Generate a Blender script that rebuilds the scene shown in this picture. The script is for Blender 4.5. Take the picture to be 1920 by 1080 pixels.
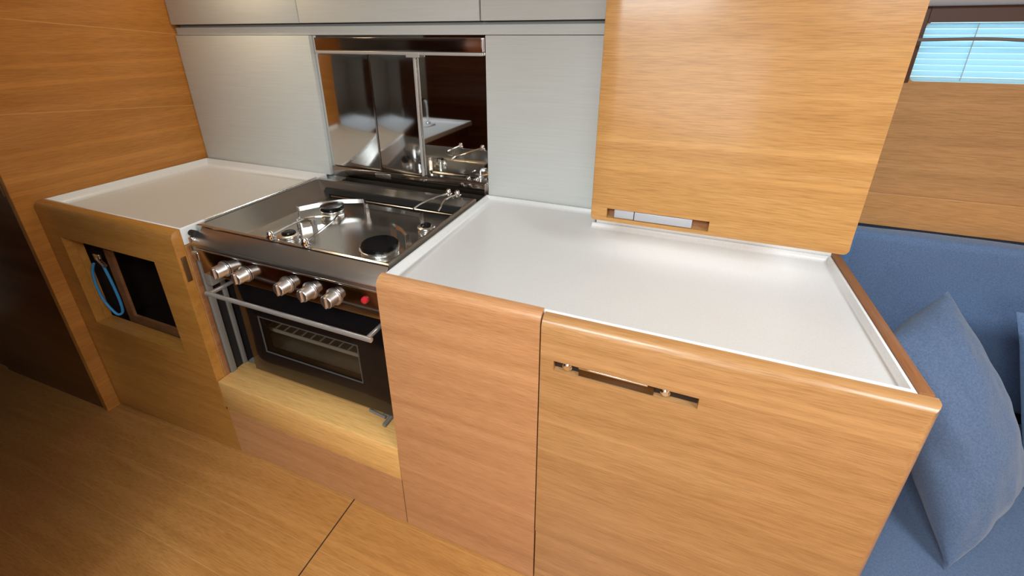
import bpy, bmesh, math, random
from mathutils import Vector, Matrix, noise

for _o in list(bpy.data.objects):
    bpy.data.objects.remove(_o)
SC = bpy.context.scene
COL = SC.collection
random.seed(7)
PI = math.pi

# ------------------------------------------------------------------ camera
YAW, PITCH, ROLL, FPX = 0.3682, 0.3792, 0.0005, 810.68
_fw = Vector((-math.sin(YAW) * math.cos(PITCH), math.cos(YAW) * math.cos(PITCH), -math.sin(PITCH)))
_rt = Vector((math.cos(YAW), math.sin(YAW), 0))
_up = _rt.cross(_fw)
cam_data = bpy.data.cameras.new('camera')
cam = bpy.data.objects.new('camera', cam_data)
COL.objects.link(cam)
cam.matrix_world = Matrix(((_rt.x, _up.x, -_fw.x, 0.6433), (_rt.y, _up.y, -_fw.y, -0.7357),
                           (_rt.z, _up.z, -_fw.z, 1.4573), (0, 0, 0, 1)))
cam_data.sensor_width = 36
cam_data.lens = FPX / 1920 * 36
cam_data.shift_y = -(540 - 390.44) / 1920
cam_data.clip_start = 0.02
SC.camera = cam

# ------------------------------------------------------------------ world, lights, exposure
world = bpy.data.worlds.new('sky')
SC.world = world
world.use_nodes = True
_bg = world.node_tree.nodes['Background']
_bg.inputs[0].default_value = (0.50, 0.80, 0.95, 1)
_bg.inputs[1].default_value = 2.7
SC.view_settings.view_transform = 'Standard'
SC.view_settings.look = 'None'
SC.view_settings.gamma = 1
SC.view_settings.use_curve_mapping = False
SC.view_settings.exposure = 0.0

def area(name, loc, sx, sy, power, color, aim=None):
    l = bpy.data.lights.new(name, 'AREA')
    l.shape = 'RECTANGLE'; l.size = sx; l.size_y = sy
    l.energy = power; l.color = color
    o = bpy.data.objects.new(name, l)
    COL.objects.link(o)
    o.location = loc
    if aim is not None:
        o.rotation_euler = (Vector(aim) - Vector(loc)).to_track_quat('-Z', 'Y').to_euler()
    return o

CEIL = 1.95
# area lamps added as daylight, in two made-up hatches out of view
area('added_hatch_light', (0.42, -1.22, CEIL + 0.02), 0.66, 0.66, 37, (0.86, 0.965, 1.0))
area('added_saloon_light', (1.75, -0.75, CEIL + 0.02), 0.62, 0.62, 28, (0.87, 0.955, 1.0))
# daylight coming down the companionway behind the photographer
area('companionway_daylight', (0.75, -2.3, 1.35), 1.1, 1.0, 17, (0.92, 0.98, 1.0), (0.45, 0.2, 0.75))
# slim lamp under the overhead locker
area('locker_lamp_light', (0.74, 0.46, 1.0125), 0.48, 0.02, 0.2, (1.0, 0.98, 0.95))
# warm cabin lamp over the left of the galley
area('cabin_lamp_light', (-0.95, 0.48, CEIL - 0.035), 0.14, 0.14, 2.6, (1.0, 0.78, 0.5))
# unseen spot added to brighten the far corner mirrored in the splashback
_sp = bpy.data.lights.new('passage_fill_spot', 'SPOT'); _sp.energy = 38; _sp.spot_size = 1.35; _sp.spot_blend = 0.6
_sp.color = (0.86, 0.93, 1.0); _sp.shadow_soft_size = 0.05
_so = bpy.data.objects.new('passage_fill_spot', _sp); COL.objects.link(_so)
_so.location = (-1.95, -1.45, CEIL - 0.06)
_so.rotation_euler = (Vector((-1.85, -1.25, 0.7)) - Vector(_so.location)).to_track_quat('-Z', 'Y').to_euler()

# ------------------------------------------------------------------ materials
def newmat(name):
    m = bpy.data.materials.new(name); m.use_nodes = True
    nt = m.node_tree
    return m, nt, nt.nodes['Principled BSDF']

def N(nt, t, **kw):
    n = nt.nodes.new(t)
    for k, v in kw.items(): setattr(n, k, v)
    return n

def ramp(nt, stops):
    r = N(nt, 'ShaderNodeValToRGB')
    e = r.color_ramp.elements
    while len(e) < len(stops): e.new(0.5)
    for i, (p, c) in enumerate(stops):
        e[i].position = p; e[i].color = (*c, 1) if len(c) == 3 else c
    return r

def plain(name, col, rough=0.5, metal=0.0, spec=0.5, coat=0.0):
    m, nt, b = newmat(name)
    b.inputs['Base Color'].default_value = (*col, 1)
    b.inputs['Roughness'].default_value = rough
    b.inputs['Metallic'].default_value = metal
    b.inputs['Specular IOR Level'].default_value = spec
    b.inputs['Coat Weight'].default_value = coat
    return m

def wood(name, dark, mid, light, axis='X', rough=0.32, figure=1.0, pale=0.35, seams=None, caulk=None):
    """straight grained veneer: broad figure, fine fibres and a few pale lines along one axis"""
    m, nt, b = newmat(name)
    tc = N(nt, 'ShaderNodeTexCoord')
    oi = N(nt, 'ShaderNodeObjectInfo')
    off = N(nt, 'ShaderNodeVectorMath', operation='SCALE')
    off.inputs[0].default_value = (13.1, 7.7, 9.3)
    nt.links.new(oi.outputs['Random'], off.inputs['Scale'])
    add = N(nt, 'ShaderNodeVectorMath', operation='ADD')
    nt.links.new(tc.outputs['Object'], add.inputs[0]); nt.links.new(off.outputs[0], add.inputs[1])
    def tex(along, across, detail, dist=0.0):
        mp = N(nt, 'ShaderNodeMapping')
        s = [across] * 3; s['XYZ'.index(axis)] = along
        mp.inputs['Scale'].default_value = s
        nt.links.new(add.outputs[0], mp.inputs['Vector'])
        t = N(nt, 'ShaderNodeTexNoise')
        t.inputs['Scale'].default_value = 1; t.inputs['Detail'].default_value = detail
        t.inputs['Distortion'].default_value = dist
        nt.links.new(mp.outputs[0], t.inputs['Vector'])
        return t.outputs['Fac']
    fig = tex(1.3, 26 * figure, 5, 0.25)
    fib = tex(22, 480, 2)
    lin = tex(0.35, 45, 0)
    r1 = ramp(nt, [(0.28, dark), (0.5, mid), (0.74, light)])
    nt.links.new(fig, r1.inputs['Fac'])
    r2 = ramp(nt, [(0.3, (0.82, 0.785, 0.74)), (0.60, (1.05, 1.05, 1.05))])
    nt.links.new(fib, r2.inputs['Fac'])
    mul = N(nt, 'ShaderNodeMix', data_type='RGBA', blend_type='MULTIPLY')
    mul.inputs['Factor'].default_value = 1
    nt.links.new(r1.outputs[0], mul.inputs['A']); nt.links.new(r2.outputs[0], mul.inputs['B'])
    r3 = ramp(nt, [(0.655, (0, 0, 0)), (0.74, (pale, pale, pale))])
    nt.links.new(lin, r3.inputs['Fac'])
    mx = N(nt, 'ShaderNodeMix', data_type='RGBA')
    nt.links.new(r3.outputs[0], mx.inputs['Factor'])
    nt.links.new(mul.outputs['Result'], mx.inputs['A'])
    mx.inputs['B'].default_value = (*[min(1, c * 1.35) for c in light], 1)
    out = mx.outputs['Result']
    sep = N(nt, 'ShaderNodeSeparateXYZ')
    nt.links.new(tc.outputs['Object'], sep.inputs[0])
    slant = N(nt, 'ShaderNodeMath', operation='MULTIPLY_ADD'); slant.inputs[1].default_value = 0.085
    nt.links.new(sep.outputs['Y'], slant.inputs[0]); nt.links.new(sep.outputs['Z'], slant.inputs[2])
    def line(coord, period, width, offset, col, strength):
        nonlocal out
        a = N(nt, 'ShaderNodeMath', operation='ADD'); a.inputs[1].default_value = offset
        nt.links.new(slant.outputs[0] if coord == 'ZY' else sep.outputs[coord], a.inputs[0])
        w = N(nt, 'ShaderNodeMath', operation='PINGPONG'); w.inputs[1].default_value = period / 2
        nt.links.new(a.outputs[0], w.inputs[0])
        lt = N(nt, 'ShaderNodeMath', operation='LESS_THAN'); lt.inputs[1].default_value = width / 2
        nt.links.new(w.outputs[0], lt.inputs[0])
        sc = N(nt, 'ShaderNodeMath', operation='MULTIPLY'); sc.inputs[1].default_value = strength
        nt.links.new(lt.outputs[0], sc.inputs[0])
        k = N(nt, 'ShaderNodeMix', data_type='RGBA')
        nt.links.new(sc.outputs[0], k.inputs['Factor']); nt.links.new(out, k.inputs['A'])
        k.inputs['B'].default_value = (*col, 1)
        out = k.outputs['Result']
    for s in (seams or []): line(*s)
    for s in (caulk or []): line(*s)
    nt.links.new(out, b.inputs['Base Color'])
    b.inputs['Roughness'].default_value = rough
    b.inputs['Specular IOR Level'].default_value = 0.4
    b.inputs['Coat Weight'].default_value = 0.22; b.inputs['Coat Roughness'].default_value = 0.16
    bp = N(nt, 'ShaderNodeBump'); bp.inputs['Strength'].default_value = 0.06; bp.inputs['Distance'].default_value = 0.002
    nt.links.new(fib, bp.inputs['Height']); nt.links.new(bp.outputs[0], b.inputs['Normal'])
    return m

HONEY = wood('honey_veneer', (0.40, 0.20, 0.073), (0.46, 0.238, 0.09), (0.515, 0.277, 0.112), pale=0.28)
AMBER = wood('light_veneer', (0.49, 0.25, 0.080), (0.54, 0.283, 0.093), (0.59, 0.325, 0.115), figure=1.4, pale=0.22)
ROSE = wood('reddish_veneer', (0.46, 0.218, 0.093), (0.535, 0.262, 0.115), (0.60, 0.31, 0.143), pale=0.12)
TEAK_X = wood('teak_panel_lengthwise', (0.42, 0.185, 0.036), (0.48, 0.215, 0.045), (0.54, 0.25, 0.058), pale=0.12)
TEAK_Y = wood('teak_panel_crosswise', (0.43, 0.175, 0.030), (0.49, 0.205, 0.040), (0.55, 0.24, 0.052), axis='Y', figure=0.7, pale=0.25,
              seams=[('ZY', 10.0, 0.0028, 10 - 1.3436, (0.74, 0.42, 0.16), 0.5), ('ZY', 10.0, 0.0028, 10 - 1.6536, (0.74, 0.42, 0.16), 0.5)])
SOLE = wood('sole_boards', (0.38, 0.17, 0.042), (0.45, 0.205, 0.055), (0.51, 0.245, 0.072), rough=0.42, figure=0.8, pale=0.2,
            seams=[('Y', 0.155, 0.0016, 0.03, (0.60, 0.34, 0.14), 0.45)])
BROWN = wood('brown_edging', (0.22, 0.09, 0.035), (0.30, 0.125, 0.05), (0.36, 0.165, 0.07), axis='Y', pale=0.1)
HULLW = wood('hull_lining', (0.42, 0.22, 0.088), (0.48, 0.255, 0.105), (0.54, 0.29, 0.125), pale=0.12)
LEDGEW = wood('ledge_veneer', (0.50, 0.25, 0.092), (0.55, 0.28, 0.105), (0.60, 0.31, 0.125), pale=0.1)
DARKW = wood('dark_mahogany', (0.11, 0.030, 0.010), (0.17, 0.050, 0.016), (0.23, 0.075, 0.026), pale=0.08)
DOORW = wood('dark_door_wood', (0.07, 0.025, 0.008), (0.10, 0.036, 0.011), (0.135, 0.052, 0.017), pale=0.08)
PALEW = wood('pale_edge_wood', (0.70, 0.39, 0.13), (0.77, 0.44, 0.15), (0.84, 0.50, 0.18), pale=0.2, figure=2)

def solid_surface(name):
    m, nt, b = newmat(name)
    tc = N(nt, 'ShaderNodeTexCoord')
    t = N(nt, 'ShaderNodeTexNoise'); t.inputs['Scale'].default_value = 260; t.inputs['Detail'].default_value = 2
    nt.links.new(tc.outputs['Object'], t.inputs['Vector'])
    r = ramp(nt, [(0.3, (0.76, 0.77, 0.755)), (0.42, (0.81, 0.82, 0.815)), (0.75, (0.83, 0.84, 0.84))])
    nt.links.new(t.outputs['Fac'], r.inputs['Fac']); nt.links.new(r.outputs[0], b.inputs['Base Color'])
    b.inputs['Roughness'].default_value = 0.32
    return m
WHITE = solid_surface('white_solid_surface')

def laminate(name, c0, c1):
    m, nt, b = newmat(name)
    tc = N(nt, 'ShaderNodeTexCoord'); mp = N(nt, 'ShaderNodeMapping')
    mp.inputs['Scale'].default_value = (4, 4, 190)
    nt.links.new(tc.outputs['Object'], mp.inputs[0])
    t = N(nt, 'ShaderNodeTexNoise'); t.inputs['Scale'].default_value = 1; t.inputs['Detail'].default_value = 2
    nt.links.new(mp.outputs[0], t.inputs['Vector'])
    r = ramp(nt, [(0.3, c0), (0.7, c1)])
    nt.links.new(t.outputs['Fac'], r.inputs['Fac']); nt.links.new(r.outputs[0], b.inputs['Base Color'])
    b.inputs['Roughness'].default_value = 0.5
    return m
GREY = laminate('grey_laminate', (0.655, 0.675, 0.645), (0.70, 0.72, 0.69))

def steel(name, col, rough, brush=(3, 3, 3), amt=0.05):
    m, nt, b = newmat(name)
    b.inputs['Metallic'].default_value = 1
    b.inputs['Base Color'].default_value = (*col, 1)
    tc = N(nt, 'ShaderNodeTexCoord'); mp = N(nt, 'ShaderNodeMapping'); mp.inputs['Scale'].default_value = brush
    nt.links.new(tc.outputs['Object'], mp.inputs[0])
    t = N(nt, 'ShaderNodeTexNoise'); t.inputs['Scale'].default_value = 1; t.inputs['Detail'].default_value = 3
    nt.links.new(mp.outputs[0], t.inputs['Vector'])
    mr = N(nt, 'ShaderNodeMapRange'); mr.inputs['To Min'].default_value = max(0.01, rough - amt); mr.inputs['To Max'].default_value = rough + amt
    nt.links.new(t.outputs['Fac'], mr.inputs['Value']); nt.links.new(mr.outputs[0], b.inputs['Roughness'])
    return m
MIRROR = steel('mirror_steel', (0.86, 0.85, 0.83), 0.03, (5, 5, 5), 0.02)
LEAF = steel('sliding_leaf_steel', (0.66, 0.67, 0.68), 0.09, (3, 3, 40), 0.03)
HOB = steel('hob_steel', (0.56, 0.54, 0.51), 0.22, (200, 4, 4), 0.05)
DARKCHROME = steel('dark_reflection_chrome', (0.16, 0.13, 0.11), 0.10, (60, 4, 4), 0.04)  # chrome handle coloured dark in place of a dark reflection
PANEL = steel('control_panel_steel', (0.36, 0.31, 0.28), 0.12, (4, 4, 160), 0.04)
CHROME = steel('chrome', (0.80, 0.80, 0.80), 0.10, (30, 30, 30), 0.04)
SATIN = steel('satin_steel', (0.72, 0.71, 0.69), 0.28, (30, 30, 200), 0.05)
KNOBM = steel('knob_steel', (0.78, 0.77, 0.76), 0.34, (30, 30, 30), 0.05)
HANDLEM = plain('handle_steel', (0.66, 0.63, 0.60), 0.28, 0.75)
FASCIA = steel('brushed_fascia_steel', (0.56, 0.54, 0.51), 0.30, (4, 200, 200), 0.05)
TRIMM = plain('dim_trim', (0.11, 0.105, 0.095), 0.4, 0.3)
BRIGHTM = plain('light_satin_metal', (0.62, 0.59, 0.55), 0.35, 0.35)
GREYMETAL = plain('grey_metal', (0.20, 0.185, 0.165), 0.6, 0.0)
ALU = plain('painted_aluminium', (0.46, 0.47, 0.50), 0.4, 0.1)
BLACK = plain('black_enamel', (0.006, 0.006, 0.007), 0.10, spec=0.28)
MATTEBLACK = plain('matt_black', (0.012, 0.011, 0.011), 0.55)
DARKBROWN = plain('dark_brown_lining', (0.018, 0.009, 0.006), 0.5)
OVENGREY = plain('oven_grey_enamel', (0.24, 0.215, 0.18), 0.4)
RED = plain('red_plastic', (0.55, 0.02, 0.03), 0.3)
BLUECORD = plain('blue_cord', (0.05, 0.30, 0.62), 0.5)
GAPSHADE = plain('gap_shade_navy', (0.018, 0.028, 0.055), 0.9)  # shadow of the gap beside the back cushion, put into the colour
BRASS = plain('bronze_fitting', (0.30, 0.17, 0.08), 0.35, 0.8)
CREAM = plain('cream_lining', (0.62, 0.58, 0.50), 0.6)
HEADLINER = plain('white_headliner', (0.70, 0.69, 0.66), 0.7)
FRAMEBROWN = plain('brown_window_trim', (0.085, 0.036, 0.024), 0.45)
STRAPM = plain('grey_brown_strap', (0.20, 0.165, 0.15), 0.7)

def fabric(name, c0, c1):
    m, nt, b = newmat(name)
    tc = N(nt, 'ShaderNodeTexCoord')
    t = N(nt, 'ShaderNodeTexNoise'); t.inputs['Scale'].default_value = 650; t.inputs['Detail'].default_value = 2
    nt.links.new(tc.outputs['Object'], t.inputs['Vector'])
    t2 = N(nt, 'ShaderNodeTexNoise'); t2.inputs['Scale'].default_value = 260; t2.inputs['Detail'].default_value = 3
    nt.links.new(tc.outputs['Object'], t2.inputs['Vector'])
    mm = N(nt, 'ShaderNodeMath', operation='ADD'); nt.links.new(t.outputs['Fac'], mm.inputs[0]); nt.links.new(t2.outputs['Fac'], mm.inputs[1])
    r = ramp(nt, [(0.35, c0), (0.65, c1)])
    h = N(nt, 'ShaderNodeMath', operation='MULTIPLY'); h.inputs[1].default_value = 0.5
    nt.links.new(mm.outputs[0], h.inputs[0]); nt.links.new(h.outputs[0], r.inputs['Fac'])
    nt.links.new(r.outputs[0], b.inputs['Base Color'])
    b.inputs['Roughness'].default_value = 0.9; b.inputs['Specular IOR Level'].default_value = 0.15
    b.inputs['Sheen Weight'].default_value = 0.25
    bp = N(nt, 'ShaderNodeBump'); bp.inputs['Strength'].default_value = 0.35; bp.inputs['Distance'].default_value = 0.002
    nt.links.new(t.outputs['Fac'], bp.inputs['Height']); nt.links.new(bp.outputs[0], b.inputs['Normal'])
    return m
DENIM = fabric('blue_denim', (0.068, 0.108, 0.19), (0.12, 0.172, 0.275))
DENIMD = fabric('deep_blue_denim', (0.08, 0.14, 0.265), (0.145, 0.22, 0.365))

def glass(name, tint, gloss=0.08, rough=0.02):
    m, nt, b = newmat(name)
    nt.nodes.remove(b)
    out = nt.nodes['Material Output']
    tr = N(nt, 'ShaderNodeBsdfTransparent'); tr.inputs[0].default_value = (*tint, 1)
    gl = N(nt, 'ShaderNodeBsdfGlossy'); gl.inputs['Roughness'].default_value = rough
    lw = N(nt, 'ShaderNodeLayerWeight')
    pw = N(nt, 'ShaderNodeMath', operation='POWER'); pw.inputs[1].default_value = 4
    nt.links.new(lw.outputs['Facing'], pw.inputs[0])
    fr = N(nt, 'ShaderNodeMath', operation='MULTIPLY_ADD'); fr.inputs[1].default_value = 0.6; fr.inputs[2].default_value = 0.035
    nt.links.new(pw.outputs[0], fr.inputs[0])
    mx = N(nt, 'ShaderNodeMixShader')
    nt.links.new(fr.outputs[0], mx.inputs[0]); nt.links.new(tr.outputs[0], mx.inputs[1]); nt.links.new(gl.outputs[0], mx.inputs[2])
    nt.links.new(mx.outputs[0], out.inputs['Surface'])
    return m
WINGLASS = glass('window_glass', (0.93, 0.96, 0.97))
OVENGLASS = glass('smoked_oven_glass', (0.80, 0.77, 0.72))

def slatmat():
    m, nt, b = newmat('pale_blind_slat')
    b.inputs['Base Color'].default_value = (0.75, 0.88, 0.93, 1); b.inputs['Roughness'].default_value = 0.5
    out = nt.nodes['Material Output']
    tl = N(nt, 'ShaderNodeBsdfTranslucent'); tl.inputs[0].default_value = (0.72, 0.93, 0.98, 1)
    mx = N(nt, 'ShaderNodeMixShader'); mx.inputs[0].default_value = 0.6
    nt.links.new(b.outputs[0], mx.inputs[1]); nt.links.new(tl.outputs[0], mx.inputs[2])
    nt.links.new(mx.outputs[0], out.inputs['Surface'])
    return m
SLAT = slatmat()

def watermat():
    m, nt, b = newmat('harbour_water')
    b.inputs['Base Color'].default_value = (0.10, 0.42, 0.60, 1); b.inputs['Roughness'].default_value = 0.15
    t = N(nt, 'ShaderNodeTexNoise'); t.inputs['Scale'].default_value = 3
    bp = N(nt, 'ShaderNodeBump'); bp.inputs['Strength'].default_value = 0.4
    nt.links.new(t.outputs['Fac'], bp.inputs['Height']); nt.links.new(bp.outputs[0], b.inputs['Normal'])
    return m
WATER = watermat()
SMOKED = plain('smoked_acrylic', (0.03, 0.035, 0.04), 0.2)

# ------------------------------------------------------------------ mesh helpers
def wloc(o):
    v = Vector((0, 0, 0))
    while o is not None:
        v += Vector(o.location); o = o.parent
    return v

class MB:
    """collects shapes given in world coordinates, then links them as one mesh object"""
    def __init__(self): self.bm = bmesh.new()
    def _bevel(self, verts, pick, r, seg):
        bmesh.ops.recalc_face_normals(self.bm, faces=self.bm.faces); self.bm.normal_update()
        vs = set(verts)
        es = [e for e in self.bm.edges if e.verts[0] in vs and e.verts[1] in vs
              and (pick is True or pick(*[v.co for v in e.verts])) and len(e.link_faces) == 2
              and e.calc_face_angle(0) > 0.1]
        if es: bmesh.ops.bevel(self.bm, geom=es, offset=r, segments=seg, affect='EDGES', profile=0.5, clamp_overlap=True)
    def box(self, x0, x1, y0, y1, z0, z1, r=0.0, seg=3, pick=True):
        v = [self.bm.verts.new((x, y, z)) for x in (x0, x1) for y in (y0, y1) for z in (z0, z1)]
        for f in ((0, 1, 3, 2), (4, 6, 7, 5), (0, 4, 5, 1), (2, 3, 7, 6), (0, 2, 6, 4), (1, 5, 7, 3)):
            self.bm.faces.new([v[i] for i in f])
        if r: self._bevel(v, pick, r, seg)
        return self
    def holed(self, x0, x1, y0, y1, z0, z1, hx0, hx1, hz0, hz1, r=0.0, seg=4, pick=None):
        """panel facing -Y with a rectangular hole right through it"""
        xs, zs = (x0, hx0, hx1, x1), (z0, hz0, hz1, z1)
        V = {(i, j, k): self.bm.verts.new((xs[i], (y0, y1)[k], zs[j])) for i in range(4) for j in range(4) for k in (0, 1)}
        for i in range(3):
            for j in range(3):
                if i == 1 and j == 1: continue
                for k in (0, 1):
                    q = [V[i, j, k], V[i + 1, j, k], V[i + 1, j + 1, k], V[i, j + 1, k]]
                    self.bm.faces.new(q if k == 0 else q[::-1])
        def side(a, b): self.bm.faces.new([V[a + (0,)], V[b + (0,)], V[b + (1,)], V[a + (1,)]][::-1])
        for i in range(3):
            side((i, 0), (i + 1, 0)); side((i + 1, 3), (i, 3)); side((3, i), (3, i + 1)); side((0, i + 1), (0, i))
        side((2, 1), (1, 1)); side((1, 2), (2, 2)); side((2, 2), (2, 1)); side((1, 1), (1, 2))
        if r: self._bevel(list(V.values()), pick, r, seg)
        return self
    def tube(self, pts, r, seg=10, closed=False):
        pts = [Vector(p) for p in pts]; n = len(pts); rings = []
        prev = None
        for i, p in enumerate(pts):
            if closed: t = pts[(i + 1) % n] - pts[i - 1]
            else: t = pts[min(i + 1, n - 1)] - pts[max(i - 1, 0)]
            t.normalize()
            if prev is None:
                a = t.orthogonal().normalized()
            else:
                a = (prev - t * prev.dot(t)).normalized()
            prev = a; b = t.cross(a)
            rr = r[i] if isinstance(r, (list, tuple)) else r
            rings.append([self.bm.verts.new(p + (a * math.cos(2 * PI * k / seg) + b * math.sin(2 * PI * k / seg)) * rr) for k in range(seg)])
        m = n if closed else n - 1
        for i in range(m):
            A, B = rings[i], rings[(i + 1) % n]
            for k in range(seg): self.bm.faces.new((A[k], A[(k + 1) % seg], B[(k + 1) % seg], B[k]))
        if not closed:
            self.bm.faces.new(rings[0][::-1]); self.bm.faces.new(rings[-1])
        return self
    def lathe(self, prof, c, axis='Z', seg=28, a0=0.0):
        """prof: (radius, height) list turned about an axis through c"""
        c = Vector(c)
        ax = {'Z': (Vector((1, 0, 0)), Vector((0, 1, 0)), Vector((0, 0, 1))),
              'Y': (Vector((1, 0, 0)), Vector((0, 0, 1)), Vector((0, -1, 0)))}[axis]
        rings = []
        for (r, h) in prof:
            rings.append([self.bm.verts.new(c + ax[2] * h + (ax[0] * math.cos(2 * PI * k / seg + a0) + ax[1] * math.sin(2 * PI * k / seg + a0)) * max(r, 1e-5)) for k in range(seg)])
        for A, B in zip(rings, rings[1:]):
            for k in range(seg): self.bm.faces.new((A[k], A[(k + 1) % seg], B[(k + 1) % seg], B[k]))
        self.bm.faces.new(rings[0][::-1]); self.bm.faces.new(rings[-1])
        return self
    def prism(self, poly, axis, a0, a1, r=0.0, seg=3, pick=True):
        """poly in the two remaining axes, in XYZ order"""
        def P(p, a):
            q = list(p); q.insert('XYZ'.index(axis), a); return q
        A = [self.bm.verts.new(P(p, a0)) for p in poly]; B = [self.bm.verts.new(P(p, a1)) for p in poly]
        n = len(poly)
        self.bm.faces.new(A[::-1]); self.bm.faces.new(B)
        for i in range(n): self.bm.faces.new((A[i], A[(i + 1) % n], B[(i + 1) % n], B[i]))
        if r: self._bevel(A + B, pick, r, seg)
        return self
    def quad(self, *p):
        self.bm.faces.new([self.bm.verts.new(q) for q in p]); return self
    def build(self, name, mat, parent=None, label=None, smooth=True, angle=35):
        bm = self.bm
        bmesh.ops.recalc_face_normals(bm, faces=bm.faces)
        lo = Vector([min(v.co[i] for v in bm.verts) for i in range(3)]); hi = Vector([max(v.co[i] for v in bm.verts) for i in range(3)])
        org = Vector(((lo.x + hi.x) / 2, (lo.y + hi.y) / 2, lo.z))
        bmesh.ops.translate(bm, verts=bm.verts, vec=-org)
        me = bpy.data.meshes.new(name); bm.to_mesh(me); bm.free()
        for m in (mat if isinstance(mat, (list, tuple)) else [mat]): me.materials.append(m)
        if smooth:
            for p in me.polygons: p.use_smooth = True
            me.set_sharp_from_angle(angle=math.radians(angle))
        o = bpy.data.objects.new(name, me); COL.objects.link(o)
        o.location = org - (wloc(parent) if parent else Vector((0, 0, 0)))
        if parent: o.parent = parent
        if label: o['label'] = label
        return o

def thing(name, loc, label, cat, group=None):
    o = bpy.data.objects.new(name, None); COL.objects.link(o)
    o.location = loc; o.empty_display_size = 0.05
    o['label'] = label; o['category'] = cat
    if group: o['group'] = group
    return o
def tag(o, label, cat, group=None):
    o['label'] = label; o['category'] = cat
    if group: o['group'] = group
    return o
def struct(o):
    o['kind'] = 'structure'; return o

def inset(poly, d):
    """move every edge i (poly[i] to poly[i+1], counter-clockwise) inwards by d[i]"""
    n = len(poly); L = []
    for i in range(n):
        a = Vector(poly[i]); b = Vector(poly[(i + 1) % n]); t = (b - a).normalized(); nrm = Vector((-t.y, t.x))
        L.append((a + nrm * d[i], t))
    out = []
    for i in range(n):
        (p, t), (q, s) = L[i - 1], L[i]
        den = t.x * s.y - t.y * s.x
        k = ((q.x - p.x) * s.y - (q.y - p.y) * s.x) / den
        out.append((p.x + t.x * k, p.y + t.y * k))
    return out

def tray(poly, ztop, zsurf, zbot, din, dlip=0.008):
    """worktop with a raised coved edge all round; din = cove width of each side"""
    m = MB(); bm = m.bm
    dl = [min(dlip, d * 0.6) for d in din]
    P = [(poly, zbot), (poly, ztop - 0.003), (inset(poly, [0.003 if x > 0.004 else x * 0.3 for x in dl]), ztop), (inset(poly, dl), ztop)]
    steps = 5
    for k in range(1, steps + 1):
        a = k / steps
        w = 1 - math.sqrt(max(0, 1 - a * a)) if k < steps else 1
        P.append((inset(poly, [l + (d - l) * (0.35 * a + 0.65 * w) for l, d in zip(dl, din)]), ztop + (zsurf - ztop) * math.sin(a * PI / 2)))
    R = [[bm.verts.new((x, y, z)) for x, y in pl] for pl, z in P]
    n = len(poly)
    for A, B in zip(R, R[1:]):
        for i in range(n): bm.faces.new((A[i], A[(i + 1) % n], B[(i + 1) % n], B[i]))
    bm.faces.new(R[0][::-1]); bm.faces.new(R[-1])
    return m

# ------------------------------------------------------------------ key dimensions (metres)
XL, XS, XM, XR = -1.50, -0.755, 0.425, 1.105     # left bulkhead, stove gap left, cabinet joint, right end
YB, YH = 0.67, 0.86                               # galley back, hull lining
def sole_z(x): return 0.0 if x > -0.6 else max(-0.11, (x + 0.6) * 0.061)

# ------------------------------------------------------------------ setting
def build_sole():
    # two boards meeting in a dark caulked joint, sinking slightly towards the left
    m = MB(); bm = m.bm
    def strip(x0, x1, zoff, n):
        xs = [x0 + (x1 - x0) * i / n for i in range(n + 1)]
        top = [[bm.verts.new((x, y, sole_z(x) + zoff)) for x in xs] for y in (-2.4, 0.89)]
        low = [[bm.verts.new((x, y, sole_z(x) - 0.05)) for x in xs] for y in (-2.4, 0.89)]
        for i in range(n):
            bm.faces.new((top[0][i], top[0][i + 1], top[1][i + 1], top[1][i]))
            bm.faces.new((low[1][i], low[1][i + 1], low[0][i + 1], low[0][i]))
        for A, B in ((top[0], low[0]), (top[1], low[1])):
            for i in range(n): bm.faces.new((A[i], A[i + 1], B[i + 1], B[i]))
        for e in (0, -1): bm.faces.new((top[0][e], top[1][e], low[1][e], low[0][e]))
    strip(-3.0, -0.2155, 0, 40); strip(-0.2105, 2.2, 0, 8)
    return struct(m.build('floor', SOLE))
build_sole()
struct(MB().box(-0.2155, -0.2105, -2.4, 0.89, -0.045, -0.003).build('trim_1', MATTEBLACK))

# bulkhead at the left end of the galley
struct(MB().box(XL - 0.03, XL, -0.045, YB + 0.02, -0.16, CEIL, r=0.003, pick=lambda a, b: a.y < 0 and b.y < 0).build('wall_left', TEAK_Y))
# dark cabin door beyond it, and the far cabin end
d1 = struct(MB().box(-2.35, XL - 0.032, -0.04, -0.005, -0.16, CEIL - 0.1, r=0.003).build('door_1', DOORW))
MB().box(XL - 0.05, XL - 0.036, -0.046, -0.04, 0.93, 1.03, r=0.002).build('hinge', BRASS, d1)
struct(MB().box(-3.0, -2.35, -0.03, 0.0, -0.16, CEIL).build('wall_passage', DOORW))
struct(MB().box(-3.05, -3.0, -2.4, 0.0, -0.16, CEIL).build('wall_far', CREAM))
struct(MB().box(-2.15, 2.25, -2.45, -2.4, -0.16, CEIL).build('wall_front', DARKW))
struct(MB().box(-3.05, -2.15, -2.45, -2.4, -0.16, CEIL).build('wall_corner', CREAM))
struct(MB().box(XL - 0.03, 1.03, YB + 0.02, YB + 0.06, 0.0, CEIL).build('wall_back', GREY))
struct(MB().box(2.2, 2.25, -2.4, YH + 0.03, 0.0, CEIL).build('wall_right', HULLW))

struct(MB().box(-0.43, -0.40, -2.4, -0.665, 0.0, CEIL).build('wall_shade_blocker', DARKW))  # unseen wall added to shade the floor on the left
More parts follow.
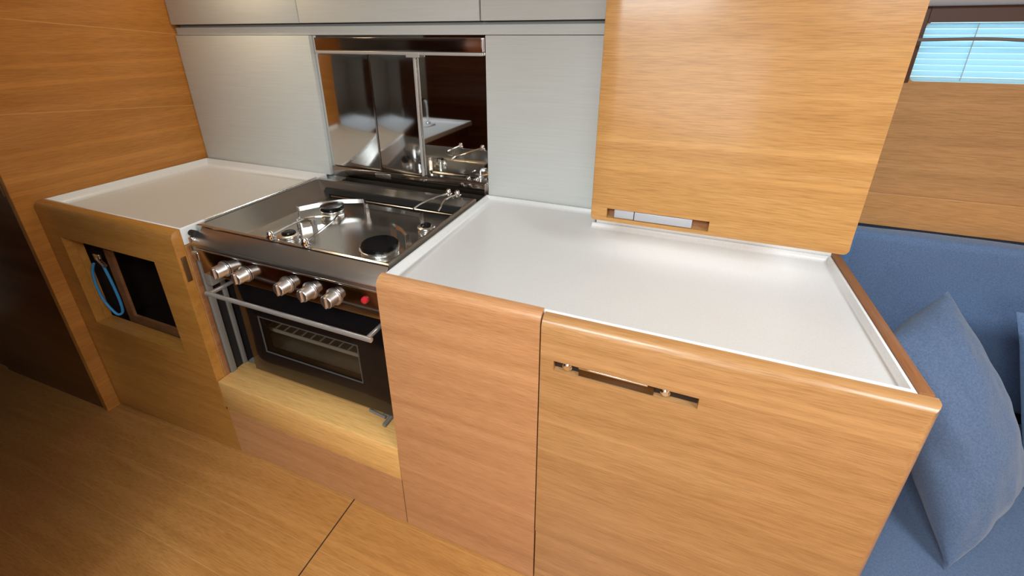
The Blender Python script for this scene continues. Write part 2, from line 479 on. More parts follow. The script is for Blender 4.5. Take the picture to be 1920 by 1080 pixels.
# ceiling with two made-up hatch openings that house the area lamps
m = MB()
hx = [(-3.05, 0.07), (0.07, 0.77), (0.77, 1.41), (1.41, 2.09), (2.09, 2.25)]
for i, (a, b) in enumerate(hx):
    if i in (1, 3):
        y0, y1 = (-1.57, -0.87) if i == 1 else (-1.09, -0.41)
        m.box(a, b, -2.45, y0, CEIL, CEIL + 0.04); m.box(a, b, y1, YH + 0.03, CEIL, CEIL + 0.04)
    else:
        m.box(a, b, -2.45, YH + 0.03, CEIL, CEIL + 0.04)
ce = struct(m.build('ceiling', HEADLINER, smooth=False))
for (a, b, c, e) in ((0.06, 0.78, -1.58, -0.86), (1.40, 2.10, -1.10, -0.40)):
    MB().box(a, b, c, e, CEIL + 0.0405, CEIL + 0.052).build('sky_blocker_lid', SMOKED, ce)  # unseen lids added to keep the sky's colour out

# hull side behind the settee, with the window opening
WX0, WX1, WZ0, WZ1 = 1.235, 2.0, 1.338, 1.492
hull = MB()
hull.holed(1.03, 2.2, YH, YH + 0.03, 0.0, 1.545, WX0, WX1, WZ0, WZ1, r=0.014, seg=4,
           pick=lambda a, b: abs(a.x - b.x) + abs(a.z - b.z) < 1e-4 and WX0 - 0.01 < a.x < WX1 + 0.01 and WZ0 - 0.003 < a.z < WZ1 + 0.01)
struct(hull.build('wall_hull', HULLW))
struct(MB().box(1.03, 2.2, YH - 0.004, YH + 0.03, 1.545, CEIL).build('wall_coach', FRAMEBROWN))
wf = MB().box(WX0 - 0.05, WX0 - 0.001, YH - 0.006, YH - 0.0005, WZ0 - 0.004, WZ1 + 0.05, r=0.002)
wf.box(WX0 - 0.001, WX1 + 0.05, YH - 0.006, YH - 0.0005, WZ1 - 0.001, WZ1 + 0.05)
struct(wf.build('window_1', FRAMEBROWN))
win = bpy.data.objects['window_1']
MB().box(WX0 - 0.003, WX1 + 0.003, YH + 0.022, YH + 0.027, WZ0 - 0.003, WZ1 + 0.003).build('pane', WINGLASS, win)
# ledge above the settee back
struct(MB().box(1.03, 2.2, YH - 0.012, YH, 0.9, 1.007, r=0.003, pick=lambda a, b: a.y < YH - 0.01 and b.y < YH - 0.01).build('trim_2', LEDGEW))
struct(MB().box(-8, 12, 3.0, 40, -0.62, -0.6).build('water', WATER))

# ------------------------------------------------------------------ grey wall panels, rail and upper lockers
struct(MB().box(XL, 1.03, YB - 0.002, YB + 0.02, 1.461, 1.491).build('trim_3', GREY))
tag(MB().box(XL + 0.004, -0.735, YB - 0.016, YB + 0.019, 0.898, 1.459, r=0.002, seg=2).build('wall_panel', GREY),
    'grey wall panel above the left worktop, between wood bulkhead and mirror', 'panel')
tag(MB().box(0.008, 0.60, YB - 0.006, YB + 0.019, 0.898, 1.459, r=0.002, seg=2).build('wall_panel', GREY),
    'grey wall panel between the steel mirror and the overhead wooden locker', 'panel')
for (a, b, lab) in ((XL + 0.004, -0.765, 'leftmost grey upper locker beside the wood bulkhead, top edge of the photo'),
                    (-0.762, -0.003, 'grey upper locker above the steel mirror, between two seams'),
                    (0.0, 0.60, 'grey upper locker beside the big overhead wooden locker')):
    t = thing('upper_locker', ((a + b) / 2, YB - 0.02, 1.502), lab, 'locker', 'grey lockers along the top of the back wall')
    MB().box(a + 0.001, b - 0.001, YB - 0.022, YB - 0.006, 1.503, CEIL - 0.004, r=0.002, seg=2).build('door', GREY, t)
    MB().box(a + 0.003, b - 0.003, YB - 0.0055, YB + 0.018, 1.50, CEIL - 0.004).build('carcass', MATTEBLACK, t)

# ------------------------------------------------------------------ steel splashback with two sliding leaves
t = thing('steel_splashback', (-0.36, YB, 0.89), 'mirror-polished steel splashback with sliding leaves behind the stove', 'splashback')
MB().box(-0.732, 0.006, YB + 0.004, YB + 0.018, 0.86, 1.46).build('back_plate', MIRROR, t)
MB().box(-0.718, -0.004, YB - 0.006, YB + 0.003, 1.405, 1.452, r=0.002).build('top_band', PANEL, t, 'dark band along the top')
MB().box(-0.718, -0.004, YB - 0.012, YB + 0.003, 1.394, 1.4045, r=0.002).build('top_rail', BRIGHTM, t, 'bright runner rail')
MB().box(-0.30, -0.245, YB - 0.016, YB - 0.0125, 1.386, 1.402, r=0.001).build('rail_clip', BRIGHTM, t)
MB().box(-0.722, -0.004, YB - 0.010, YB + 0.003, 0.895, 0.940, r=0.002).build('bottom_rail', PANEL, t, 'dark lower rail')
MB().box(-0.50, -0.425, YB - 0.013, YB - 0.0105, 0.912, 0.932, r=0.001).build('maker_plate', SATIN, t)
lf = MB().box(-0.716, -0.472, YB - 0.004, YB + 0.0015, 0.942, 1.392, r=0.0015).build('sliding_leaf', LEAF, t)
MB().box(-0.476, -0.469, YB - 0.0055, YB - 0.003, 0.942, 1.392).build('edge_strip', PANEL, lf)
lf = MB().box(-0.468, -0.272, YB - 0.004, YB + 0.0015, 0.942, 1.392, r=0.0015).build('sliding_leaf', LEAF, t)
MB().box(-0.278, -0.268, YB - 0.007, YB - 0.003, 0.942, 1.392, r=0.001).build('edge_strip', BRIGHTM, lf)
MB().lathe([(0.006, 0), (0.006, 0.006), (0.003, 0.012)], (-0.262, YB - 0.0104, 0.928), 'Y', 14).build('end_stop', CHROME, t)

# ------------------------------------------------------------------ left cabinet with the open niche
def front_edge(a, b): return a.y < 0.001 and b.y < 0.001 and a.z > 0.89 and b.z > 0.89
t = thing('niche_cabinet', (-1.13, 0.3, -0.02), 'left wooden galley cabinet with dark square niche, against the bulkhead', 'cabinet')
NX0, NX1, NZ0, NZ1 = -1.40, -0.882, 0.405, 0.778
MB().holed(XL + 0.002, XS, 0.0, 0.03, 0.212, 0.902, NX0, NX1, NZ0, NZ1, r=0.024, seg=5, pick=front_edge).build('front_panel', TEAK_X, t)
m = MB()
for (a, b, c, d) in ((NX0 - 0.012, NX0, NZ0 - 0.012, NZ1 + 0.012), (NX1, NX1 + 0.012, NZ0 - 0.012, NZ1 + 0.012),
                     (NX0, NX1, NZ0 - 0.012, NZ0), (NX0, NX1, NZ1, NZ1 + 0.012)):
    m.box(a, b, 0.0305, 0.052, c, d)
m.build('niche_lip', TEAK_X, t)
m = MB()
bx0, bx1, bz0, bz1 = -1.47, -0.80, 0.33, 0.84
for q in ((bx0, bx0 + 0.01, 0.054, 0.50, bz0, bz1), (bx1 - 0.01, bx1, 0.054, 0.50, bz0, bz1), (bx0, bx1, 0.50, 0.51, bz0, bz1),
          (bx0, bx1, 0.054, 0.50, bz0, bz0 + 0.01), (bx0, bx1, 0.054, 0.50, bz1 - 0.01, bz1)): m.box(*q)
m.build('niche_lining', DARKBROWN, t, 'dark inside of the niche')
m = MB()
m.box(-1.345, -1.303, 0.078, 0.088, 0.41, 0.70); m.box(-1.345, -0.815, 0.078, 0.088, 0.365, 0.41)
m.build('inner_frame', BROWN, t)
m = MB()
m.box(-1.385, -1.345, 0.058, 0.066, 0.655, 0.685, r=0.003); m.tube([(-1.36, 0.06, 0.668), (-1.335, 0.055, 0.66), (-1.315, 0.055, 0.645)], 0.007, 10)
m.build('bracket', SATIN, t, 'small bright fitting inside the niche')
MB().box(-0.80, XS, 0.031, 0.60, 0.212, 0.845).build('side_panel', HONEY, t)
m = MB()
m.box(XS - 0.001, XS + 0.002, 0.008, 0.024, 0.725, 0.812, r=0.001)
m.build('latch_plate', BRASS, t, 'small bronze strike plate on the stove side')
for (y0, y1, nm, mat) in ((0.034, 0.048, 'edge_moulding', BROWN), (0.050, 0.070, 'steel_runner', GREYMETAL), (0.100, 0.114, 'steel_runner', GREYMETAL)):
    MB().box(XS, XS + (0.005 if nm == 'edge_moulding' else 0.012), y0, y1, 0.318, 0.842, r=0.002).build(nm, mat, t)
MB().box(XS + 0.0002, XS + 0.003, 0.076, 0.56, 0.318, 0.842).build('black_lining', MATTEBLACK, t)
MB().box(XS + 0.004, XS + 0.055, 0.05, 0.14, 0.3185, 0.322).build('runner_foot', GREYMETAL, t)

cord = MB()
pts = [(-1.366, 0.045, 0.652), (-1.386, 0.040, 0.61), (-1.392, 0.038, 0.55), (-1.388, 0.040, 0.49), (-1.370, 0.045, 0.445), (-1.350, 0.05, 0.422),
       (-1.338, 0.062, 0.43), (-1.332, 0.064, 0.48), (-1.336, 0.064, 0.55), (-1.345, 0.063, 0.62), (-1.354, 0.064, 0.65)]
def catmull(P, k=6):
    P = [Vector(p) for p in P]; out = []
    for i in range(len(P) - 1):
        a, b, c, d = P[max(i - 1, 0)], P[i], P[i + 1], P[min(i + 2, len(P) - 1)]
        for j in range(k):
            u = j / k
            out.append(0.5 * ((2 * b) + (c - a) * u + (2 * a - 5 * b + 4 * c - d) * u * u + (3 * b - a - 3 * c + d) * u ** 3))
    out.append(P[-1]); return out
cord.tube(catmull(pts), 0.0048, 8)
tag(cord.build('cord_loop', BLUECORD), 'blue cord loop hanging from a fitting in the dark niche', 'cord')

# ------------------------------------------------------------------ worktops
lw = [(XL + 0.001, 0.031), (XS, 0.031), (XS, YB - 0.018), (XL + 0.001, YB - 0.018)]
tag(tray(lw, 0.902, 0.866, 0.847, [0.010, 0.012, 0.045, 0.055]).build('worktop', WHITE, angle=50),
    'smaller white worktop left of the stove with raised edges', 'worktop')
rw = [(0.0, 0.031), (1.078, 0.031), (1.078, 0.552), (XM + 0.008, 0.552), (XM + 0.008, YB - 0.008), (0.0, YB - 0.008)]
w = tray(rw, 0.902, 0.885, 0.847, [0.008, 0.02, 0.03, 0.012, 0.03, 0.046]).build('worktop', WHITE, angle=50)
tag(w, 'long white worktop right of the stove with raised edges', 'worktop')

MB().box(XM + 0.012, 1.078, 0.5525, 0.562, 0.848, 0.94, r=0.003).build('upstand', WHITE, w)

# ------------------------------------------------------------------ kick boards and sill under the stove
def kick(x0, x1, mat, lab, zt=0.196):
    m = MB(); n = 6
    v = []
    for i in range(n + 1):
        x = x0 + (x1 - x0) * i / n; zb = sole_z(x) + 0.002
        v.append([m.bm.verts.new(p) for p in ((x, 0.0, zb), (x, 0.0, zt), (x, 0.022, zt), (x, 0.022, zb))])
    for A, B in zip(v, v[1:]):
        for k in range(4): m.bm.faces.new((A[k], A[(k + 1) % 4], B[(k + 1) % 4], B[k]))
    m.bm.faces.new(v[0]); m.bm.faces.new(v[-1][::-1])
    return tag(m.build('kick_board', mat), lab, 'kick board', 'kick boards along the cabin sole')
kick(XL + 0.002, -0.744, TEAK_X, 'kick board under the niche cabinet, leftmost of the row', 0.21)
kick(-0.7415, -0.002, ROSE, 'kick board below the pale sill of the stove')
kick(0.001, XM - 0.001, ROSE, 'kick board under the narrow reddish cabinet', 0.198)
kick(XM + 0.003, XR - 0.004, HONEY, 'kick board under the wide cabinet door with the slot handle', 0.213)

t = thing('stove_sill', (-0.37, 0.05, 0.198), 'pale wooden sill step below the oven door', 'sill')
MB().box(-0.752, -0.002, 0.0, 0.115, 0.198, 0.326, r=0.003, seg=2).build('sill_block', PALEW, t)
MB().box(-0.66, -0.006, 0.1152, 0.13, 0.30, 0.352).build('back_lip', ROSE, t)
m = MB()
m.tube([(-0.165, 0.085, 0.334), (-0.165, 0.108, 0.334)], 0.004, 8)
m.tube([(-0.165, 0.085, 0.334), (-0.10, 0.078, 0.334)], 0.0045, 8)
m.tube([(-0.085, 0.112, 0.334), (-0.085, 0.05, 0.336)], 0.007, 10)
m.box(-0.12, -0.05, 0.088, 0.112, 0.3262, 0.333, r=0.002)
m.build('slide_bolt', GREYMETAL, t, 'small grey bolt at the right end')

# ------------------------------------------------------------------ narrow cabinet and wide door cabinet
t = thing('narrow_cabinet', (0.21, 0.3, 0.2), 'narrow reddish wooden cabinet front right of the oven', 'cabinet')
m = MB().box(0.0, XM - 0.0015, 0.0, 0.03, 0.2, 0.908, r=0.026, seg=6, pick=front_edge)
m.build('front_panel', ROSE, t)
MB().box(0.0, 0.02, 0.0305, 0.66, 0.0, 0.846).build('side_panel', ROSE, t)
MB().box(0.021, XM - 0.002, 0.0305, 0.66, 0.05, 0.84).build('carcass', DARKBROWN, t)

t = thing('door_cabinet', (0.76, 0.3, 0.2), 'wide honey-coloured wooden cabinet door with slot handle, right end', 'cabinet')
SX0, SX1, SZ0, SZ1 = 0.457, 0.752, 0.771, 0.798
def door_edge(a, b):
    return (a.y < 0.001 and b.y < 0.001 and a.z > 0.89 and b.z > 0.89) or (a.y < 0.001 and b.y < 0.001 and a.x > XR - 0.002 and b.x > XR - 0.002)
d = MB().holed(XM + 0.0015, XR, 0.0, 0.03, 0.215, 0.9, SX0, SX1, SZ0, SZ1, r=0.022, seg=5, pick=door_edge).build('door', HONEY, t)
MB().box(SX0 + 0.0005, SX1 - 0.0005, 0.016, 0.029, SZ0 + 0.0005, SZ1 - 0.0005).build('slot_back', DARKBROWN, d)
m = MB()
m.prism([(0.003, 0.773), (0.0155, 0.773), (0.0155, 0.7945), (0.010, 0.796), (0.005, 0.794)], 'X', 0.512, 0.668, r=0.001, seg=2)
m.build('handle', DARKCHROME, d, 'flush chrome handle with a dark reflection put into its colour')
MB().box(0.512, 0.655, 0.001, 0.0045, 0.7925, 0.7965, r=0.0008).build('handle_lip', CHROME, d)
for (px, pr) in ((0.486, 0.011), (0.690, 0.010)):
    MB().lathe([(pr, 0.0), (pr, 0.008), (pr * 0.6, 0.012)], (px, 0.0158, 0.784), 'Y', 16).build('pivot_screw', CHROME, d)
MB().box(1.079, XR - 0.003, 0.031, 0.60, 0.0, 0.903, r=0.003, seg=2).build('end_panel', BROWN, t, 'brown end panel with bare top edge')
MB().box(XM + 0.002, 1.078, 0.035, 0.545, 0.05, 0.84).build('carcass', DARKBROWN, t)

# ------------------------------------------------------------------ overhead wooden locker
t = thing('overhead_locker', (0.74, 0.48, 1.016), 'big light wooden overhead locker hanging above the right worktop', 'locker')
LX0, LX1, LY, LZ0 = 0.462, 1.022, 0.30, 1.016
def corner(a, b):
    v = abs(a.z - b.z) < 0.001 and abs(a.x - b.x) < 0.001     # runs front to back
    return v and a.z < LZ0 + 0.002
d = MB().holed(LX0, LX1, LY, LY + 0.025, LZ0, CEIL - 0.004, 0.502, 0.741, 1.0265, 1.052, r=0.022, seg=5, pick=corner)
d._bevel(list(d.bm.verts), lambda a, b: a.y < LY + 0.001 and b.y < LY + 0.001 and not (0.49 < a.x < 0.75 and a.z < 1.06 and a.z > 1.02 and 0.49 < b.x < 0.75 and b.z > 1.02), 0.004, 2)
d = d.build('door', AMBER, t)
MB().box(0.495, 0.75, LY + 0.0252, LY + 0.03, 1.02, 1.06).build('slot_back', BROWN, d)
m = MB(); m.box(0.520, 0.568, LY + 0.004, LY + 0.02, 1.0275, 1.051, r=0.0015); m.box(0.5695, 0.704, LY + 0.002, LY + 0.018, 1.0275, 1.050, r=0.002)
m.build('handle', ALU, d, 'grey flush handle')
MB().box(LX0 + 0.004, LX1 - 0.004, LY + 0.031, 0.642, LZ0 + 0.012, CEIL - 0.004).build('body', HONEY, t)
MB().box(0.49, 0.99, 0.445, 0.475, 1.0145, LZ0 + 0.0115, r=0.002).build('lamp_strip', ALU, t)
MB().box(XM + 0.02, 1.0, 0.5635, 0.64, 0.906, LZ0 + 0.0115).build('base_support', GREY, t)

# ------------------------------------------------------------------ gimballed stove
t = thing('gas_stove', (-0.37, 0.3, 0.33), 'stainless steel galley stove with oven, set between the two worktops', 'stove')
OX0, OX1, OY0, OY1, OZ0, OZ1 = -0.655, -0.02, 0.105, 0.56, 0.362, 0.834
m = MB()
m.box(OX0, OX0 + 0.03, OY0, OY1, OZ0, OZ1); m.box(OX1 - 0.03, OX1, OY0, OY1, OZ0, OZ1)
m.box(OX0 + 0.03, OX1 - 0.03, OY1 - 0.02, OY1, OZ0, OZ1); m.box(OX0 + 0.03, OX1 - 0.03, OY0, OY1 - 0.02, OZ0, OZ0 + 0.03)
m.box(OX0 + 0.03, OX1 - 0.03, OY0, OY1 - 0.02, OZ1 - 0.1, OZ1)
ob = m.build('oven_body', OVENGREY, t)
MB().box(OX0 - 0.004, OX0 - 0.0005, OY0, OY1, OZ0, OZ1).build('side_skin', MATTEBLACK, ob)
# hob tray: folded rim, sloping walls, flat bottom
m = MB(); bm = m.bm
outer = [(-0.742, 0.072), (-0.012, 0.072), (-0.012, 0.60), (-0.742, 0.60)]
loops = [(outer, 0.838), (outer, 0.902), (inset(outer, [0.006] * 4), 0.904), (inset(outer, [0.012, 0.012, 0.02, 0.012]), 0.902),
         (inset(outer, [0.018, 0.045, 0.028, 0.070]), 0.846), (inset(outer, [0.026, 0.055, 0.036, 0.080]), 0.840)]
R = [[bm.verts.new((x, y, z)) for x, y in pl] for pl, z in loops]
for A, B in zip(R, R[1:]):
    for i in range(4): bm.faces.new((A[i], A[(i + 1) % 4], B[(i + 1) % 4], B[i]))
bm.faces.new(R[-1]); bm.faces.new([v for v in R[0]][::-1])
hob = m.build('hob_tray', HOB, t, angle=25)
m = MB().box(-0.69, -0.055, 0.566, 0.580, 0.848, 0.872)
m.build('rear_vent', MATTEBLACK, t, 'long black slot along the back of the hob')

# sloping fascia and control panel
MB().prism([(0.071, 0.8985), (0.071, 0.8905), (0.036, 0.852), (0.026, 0.852), (0.028, 0.862)], 'X', -0.715, -0.012, r=0.002, seg=2).build('front_fascia', FASCIA, t)
MB().box(-0.70, -0.012, 0.03, 0.06, 0.757, 0.850, r=0.003).build('control_panel', PANEL, t, 'dark polished control panel')
MB().box(-0.70, -0.012, 0.022, 0.0295, 0.846, 0.851, r=0.002).build('panel_trim', CHROME, t)
MB().tube([(-0.738, 0.05, 0.885), (-0.715, 0.05, 0.885)], 0.010, 12).build('gimbal_pin', MATTEBLACK, t)
for q in ((-0.735, -0.717, 0.034, 0.068, 0.853, 0.878), (-0.735, -0.704, 0.03, 0.044, 0.80, 0.83)):
    MB().box(*q, r=0.004).build('gimbal_bracket', SATIN, t)
MB().box(-0.73, -0.702, 0.045, 0.10, 0.70, 0.852, r=0.003).build('side_post', GREYMETAL, t)
def knob_mesh():
    m = MB()
    m.lathe([(0.026, 0.0), (0.026, 0.003), (0.022, 0.004), (0.0205, 0.006), (0.0195, 0.030), (0.0175, 0.033), (0.0, 0.0335)], (-0.592, 0.029, 0.797), 'Y', 24)
    m.box(-0.5955, -0.5885, -0.0085, 0.004, 0.780, 0.814, r=0.002)
    return m
knob = knob_mesh().build('knob', KNOBM, t)
for x in (-0.505, -0.341, -0.255, -0.171):
    k = knob.copy(); COL.objects.link(k); k.parent = t
    k.location = knob.location + Vector((x + 0.592, 0, 0))
MB().lathe([(0.010, 0), (0.010, 0.003), (0.0085, 0.008), (0.004, 0.010)], (-0.066, 0.0295, 0.812), 'Y', 18).build('ignition_button', RED, t, 'red button')
# oven door
DX0, DX1, DZ0, DZ1 = -0.628, -0.022, 0.372, 0.752
door = MB().holed(DX0, DX1, 0.062, 0.092, DZ0, DZ1, -0.552, -0.152, 0.468, 0.612, r=0.004, seg=2,
                  pick=lambda a, b: a.y < 0.063 and b.y < 0.063 and (a.z in (DZ0,) or True)).build('oven_door', BLACK, t, 'black glossy oven door')
MB().box(-0.5515, -0.1525, 0.066, 0.069, 0.4685, 0.6115).build('door_glass', OVENGLASS, door)
m = MB().holed(-0.552, -0.152, 0.0625, 0.0655, 0.468, 0.612, -0.549, -0.155, 0.471, 0.609)
m.build('glass_trim', TRIMM, door)
m = MB()
m.tube([(-0.625, -0.022, 0.733), (-0.018, -0.022, 0.733)], 0.0068, 14)
for x in (-0.612, -0.032):
    m.box(x - 0.0055, x + 0.0055, -0.026, 0.0615, 0.728, 0.739, r=0.003)
m.build('door_handle', HANDLEM, door, 'long bright bar handle')
# oven rack
m = MB()
for y in (0.12, 0.50): m.tube([(-0.622, y, 0.512), (-0.052, y, 0.512)], 0.006, 8)
for i in range(15):
    x = -0.61 + i * 0.039; m.tube([(x, 0.12, 0.512), (x, 0.50, 0.512)], 0.003, 6)
m.build('oven_rack', BRIGHTM, t)
# burners
def burner(x, y, r, n):
    b = MB(); b.lathe([(r * 0.95, 0), (r * 0.95, 0.006), (r * 0.85, 0.009), (r * 0.88, 0.014), (r * 1.0, 0.018), (r * 1.0, 0.021), (r * 0.9, 0.023), (r * 0.1, 0.023)], (x, y, 0.8402), 'Z', 32)
    o = b.build('burner', SATIN, t)
    c = MB()
    if n in (0, 2):
        c.lathe([(r * 0.93, 0), (r * 0.95, 0.006), (r * 0.88, 0.011), (r * 0.2, 0.013), (0, 0.013)], (x, y, 0.8634), 'Z', 32)
    else:
        c.lathe([(r * 0.6, 0), (r * 0.6, 0.004), (r * 0.5, 0.006), (0, 0.006)], (x, y, 0.8634), 'Z', 32)
    c.build('burner_cap', BLACK, o)
burner(-0.516, 0.414, 0.044, 0); burner(-0.489, 0.190, 0.036, 1); burner(-0.159, 0.222, 0.060, 2); burner(-0.106, 0.402, 0.030, 3)
# bent pan supports beside the burners
def support(pts, h=0.016, th=0.0035):
    """flat steel bar on edge, its two ends bent down to the hob"""
    m = MB(); pts = [Vector(p) for p in pts]; n = len(pts); rings = []
    for i, p in enumerate(pts):
        a = pts[max(i - 1, 0)]; b = pts[min(i + 1, n - 1)]; d = (b - a); d.z = 0; d.normalize()
        nn = Vector((-d.y, d.x, 0)) * th / 2
        rings.append([m.bm.verts.new(q) for q in (p - nn, p + nn, p + nn + Vector((0, 0, h)), p - nn + Vector((0, 0, h)))])
    for A, B in zip(rings, rings[1:]):
        for k in range(4): m.bm.faces.new((A[k], A[(k + 1) % 4], B[(k + 1) % 4], B[k]))
    m.bm.faces.new(rings[0][::-1]); m.bm.faces.new(rings[-1])
    for e in (0, -1):
        p = pts[e]; q = pts[1] if e == 0 else pts[-2]; d = (q - p); d.z = 0; d.normalize(); nn = Vector((-d.y, d.x, 0))
        w = 0.009
        c = [p - nn * w, p + nn * w, p + nn * w + d * th, p - nn * w + d * th]
        m.prism([(v.x, v.y) for v in c], 'Z', 0.8402, p.z + h)
    m.build('pan_support', CHROME, t)
support([(-0.585, 0.322, 0.876), (-0.545, 0.385, 0.876), (-0.49, 0.445, 0.876), (-0.415, 0.478, 0.876)])
support([(-0.445, 0.258, 0.872), (-0.475, 0.262, 0.872), (-0.51, 0.25, 0.872)])
support([(-0.385, 0.447, 0.872), (-0.27, 0.447, 0.872), (-0.145, 0.440, 0.872)])
support([(-0.19, 0.335, 0.872), (-0.145, 0.318, 0.872), (-0.09, 0.275, 0.872)])
# pot clamps on the fiddle
def clamp(c, pts):
    m = MB()
    x, y, z = c
    m.lathe([(0.008, -0.012), (0.010, -0.008), (0.010, 0.008), (0.006, 0.014)], (x, y, z), 'Z', 12)
    m.box(x - 0.013, x + 0.013, y - 0.006, y + 0.008, z - 0.010, z - 0.002, r=0.002)
    m.tube(catmull(pts, 4), 0.0035, 8)
    m.build('pot_clamp', CHROME, t)
clamp((-0.425, 0.076, 0.916), [(-0.425, 0.08, 0.916), (-0.43, 0.15, 0.917), (-0.43, 0.215, 0.915), (-0.40, 0.25, 0.912), (-0.37, 0.26, 0.910)])
clamp((-0.296, 0.078, 0.916), [(-0.296, 0.08, 0.916), (-0.315, 0.16, 0.916), (-0.338, 0.235, 0.914), (-0.355, 0.27, 0.912), (-0.36, 0.30, 0.905)])
clamp((-0.122, 0.592, 0.916), [(-0.122, 0.585, 0.916), (-0.145, 0.53, 0.914), (-0.165, 0.47, 0.910), (-0.17, 0.43, 0.905)])
clamp((-0.085, 0.592, 0.916), [(-0.085, 0.585, 0.916), (-0.10, 0.53, 0.914), (-0.085, 0.47, 0.910), (-0.08, 0.44, 0.905)])
MB().tube([(-0.735, 0.10, 0.9095), (-0.735, 0.575, 0.9095)], 0.004, 8).build('fiddle_rail', HOB, t)

m = MB()
o_ = [(-0.36, 0.18), (-0.16, 0.18), (-0.16, 0.42), (-0.36, 0.42)]
L = [(inset(o_, [0.015] * 4), 0.5182), (inset(o_, [0.012] * 4), 0.5182), (o_, 0.555), (inset(o_, [-0.008] * 4), 0.557), (inset(o_, [0.004] * 4), 0.555), (inset(o_, [0.016] * 4), 0.5215)]
R = [[m.bm.verts.new((x, y, z)) for x, y in pl] for pl, z in L]
for A, B in zip(R, R[1:]):
    for i in range(4): m.bm.faces.new((A[i], A[(i + 1) % 4], B[(i + 1) % 4], B[i]))
m.bm.faces.new(R[0][::-1]); m.bm.faces.new(R[-1])
tag(m.build('roasting_pan', BRIGHTM), 'metal roasting pan on the rack inside the oven', 'pan')

# ------------------------------------------------------------------ settee and cushions
def soft_box(x0, x1, y0, y1, z0, z1, r, n, amp, seed):
    m = MB(); m.box(x0, x1, y0, y1, z0, z1, r=r, seg=4)
    for _ in range(n):
        es = [e for e in m.bm.edges if e.calc_length() > 0.05]
        if es: bmesh.ops.subdivide_edges(m.bm, edges=es, cuts=1, use_grid_fill=True)
    bmesh.ops.triangulate(m.bm, faces=[f for f in m.bm.faces if len(f.verts) > 4])
    for v in m.bm.verts:
        p = Vector(v.co); q = p * 5 + Vector((seed, seed * 2, 0))
        v.co = p + noise.noise_vector(q) * amp
    return m
struct_base = MB().box(1.112, 2.19, 0.02, YH - 0.02, 0.0, 0.188, r=0.004).build('settee_base', HONEY)
tag(MB().box(1.04, 2.19, YH - 0.0125, YH - 0.001, 0.19, 0.899).build('gap_shade_board', GAPSHADE), 'dark blue board with the gap shadow in its colour, behind the back cushion, beside the overhead locker', 'board')
tag(struct_base, 'wooden settee base under the blue seat cushion', 'settee')
tag(soft_box(1.112, 2.19, -0.02, YH - 0.10, 0.203, 0.355, 0.03, 4, 0.006, 3.0).build('seat_cushion', DENIM),
    'blue seat cushion of the settee at the bottom right corner', 'cushion')
tag(soft_box(1.185, 2.19, 0.765, YH - 0.022, 0.36, 0.902, 0.024, 4, 0.007, 8.0).build('back_cushion', DENIMD),
    'long blue back cushion under the wooden ledge', 'cushion')

def pillow(A, B, C, D, thick, seed, name, mat, lab):
    A, B, C, D = map(Vector, (A, B, C, D)); n = 44
    ctr = (A + B + C + D) / 4
    nrm = (B - A).cross(D - A).normalized()
    m = MB(); V = {}
    for s in (1, -1):
        for i in range(n + 1):
            for j in range(n + 1):
                edge = i in (0, n) or j in (0, n)
                if s == -1 and edge: V[i, j, s] = V[i, j, 1]; continue
                u, v = i / n * 2 - 1, j / n * 2 - 1
                # sides drawn in a little between the corners
                uu = u * (1 - 0.03 * (1 - v * v)); vv = v * (1 - 0.03 * (1 - u * u))
                p = (A * (1 - uu) * (1 - vv) + B * (1 + uu) * (1 - vv) + C * (1 + uu) * (1 + vv) + D * (1 - uu) * (1 + vv)) / 4
                h = thick * ((1 - u * u) ** 0.55) * ((1 - v * v) ** 0.55)
                e = max(abs(u), abs(v))
                wr = noise.noise(Vector((u * 2.2 + seed, v * 2.2, s * 3.0))) * 0.011 + noise.noise(Vector((u * 5 + seed, v * 5, s))) * 0.005 * e
                ang = math.atan2(v, u)
                wr += 0.0015 * e * e * math.sin(ang * 11 + seed)
                p = p + nrm * s * (h + (0 if edge else wr * min(1, (1 - e) * 6)))
                V[i, j, s] = m.bm.verts.new(p)
    for s in (1, -1):
        for i in range(n):
            for j in range(n):
                m.bm.faces.new((V[i, j, s], V[i + 1, j, s], V[i + 1, j + 1, s], V[i, j + 1, s]))
    o = m.build(name, mat, angle=80)
    return tag(o, lab, 'pillow')
pillow((1.287, 0.45, 0.900), (1.505, 0.36, 0.520), (1.326, 0.16, 0.362), (1.150, 0.34, 0.80), 0.095, 1.3, 'pillow', DENIM,
       'large blue pillow leaning beside the right end of the galley')
pillow((1.515, 0.60, 0.80), (1.94, 0.64, 0.80), (1.98, 0.50, 0.365), (1.60, 0.46, 0.37), 0.07, 4.1, 'pillow', DENIMD,
       'blue pillow cut off by the right edge, against the back cushion')

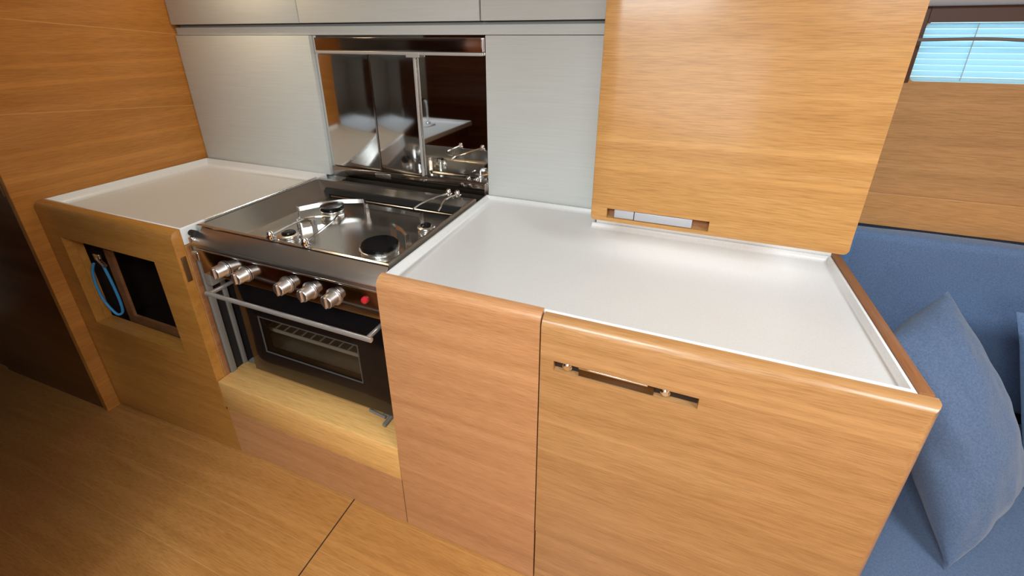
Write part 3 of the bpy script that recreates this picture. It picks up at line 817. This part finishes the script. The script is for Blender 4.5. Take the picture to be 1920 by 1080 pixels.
# ------------------------------------------------------------------ window blind, strap, curtain rail
t = thing('window_blind', (1.6, YH + 0.01, WZ0), 'pale blue slatted blind in the hull window', 'blind')
def slat(z, h, tilt):
    m = MB()
    dy = 0.5 * h * math.sin(tilt); dz = 0.5 * h * math.cos(tilt)
    yc = YH + 0.012
    m.prism([(yc - dy, z - dz), (yc - dy + 0.001, z - dz), (yc + dy + 0.001, z + dz), (yc + dy, z + dz)], 'X', WX0 + 0.004, WX1 - 0.004)
    m.build('slat', SLAT, t)
for i in range(9): slat(WZ0 + 0.021 + i * 0.0155, 0.0150, 0.30)
MB().box(WX0 + 0.004, WX1 - 0.004, YH + 0.006, YH + 0.018, WZ0 + 0.001, WZ0 + 0.012, r=0.003).build('bottom_rail', SLAT, t)
for x in (1.35, 1.60, 1.85):
    MB().tube([(x, YH + 0.004, WZ0 + 0.004), (x - 0.003, YH + 0.004, WZ1 - 0.002)], 0.0012, 6).build('ladder_cord', ALU, t)
m = MB(); m.tube(catmull([(1.16, 0.78, 1.447), (1.27, 0.80, 1.449), (1.36, 0.81, 1.450), (1.46, 0.81, 1.445), (1.62, 0.82, 1.435), (1.8, 0.84, 1.44)], 5), 0.0042, 8)
tag(m.build('cable', STRAPM), 'thin grey-brown cable sagging across the hull window', 'cable')
tag(MB().tube([(1.06, YH - 0.022, 1.545), (2.19, YH - 0.022, 1.545)], 0.015, 14).build('curtain_rail', ALU),
    'pale blue-grey curtain rail above the hull window', 'rail')

# ------------------------------------------------------------------ what the polished steel mirrors: other side of the cabin
t = thing('sink_cabinet', (-1.9, -1.1, -0.05), 'dark wooden sink cabinet mirrored in the steel splashback', 'cabinet')
MB().box(-2.7, -1.24, -1.65, -0.55, -0.05, 0.66, r=0.01).build('carcass', DARKW, t)
tag(tray([(-2.72, -1.67), (-1.22, -1.67), (-1.22, -0.53), (-2.72, -0.53)], 0.70, 0.675, 0.6605, [0.03] * 4).build('worktop', WHITE),
    'white worktop across the aisle, mirrored in the steel splashback', 'worktop')
m = MB(); m.lathe([(0.025, 0), (0.025, 0.01), (0.012, 0.02)], (-1.6, -1.5, 0.676), 'Z', 16)
m.tube(catmull([(-1.6, -1.5, 0.69), (-1.6, -1.5, 0.85), (-1.6, -1.46, 0.91), (-1.6, -1.38, 0.90), (-1.6, -1.36, 0.86)], 6), 0.010, 10)
tag(m.build('tap', CHROME), 'chrome tap standing on the mirrored worktop', 'tap')
lamp = MB().lathe([(0.085, 0), (0.09, -0.012), (0.08, -0.022), (0.0, -0.024)], (-0.95, 0.48, CEIL - 0.001), 'Z', 28)
tag(lamp.build('ceiling_lamp', HEADLINER), 'flush round lamp on the cabin ceiling', 'lamp')
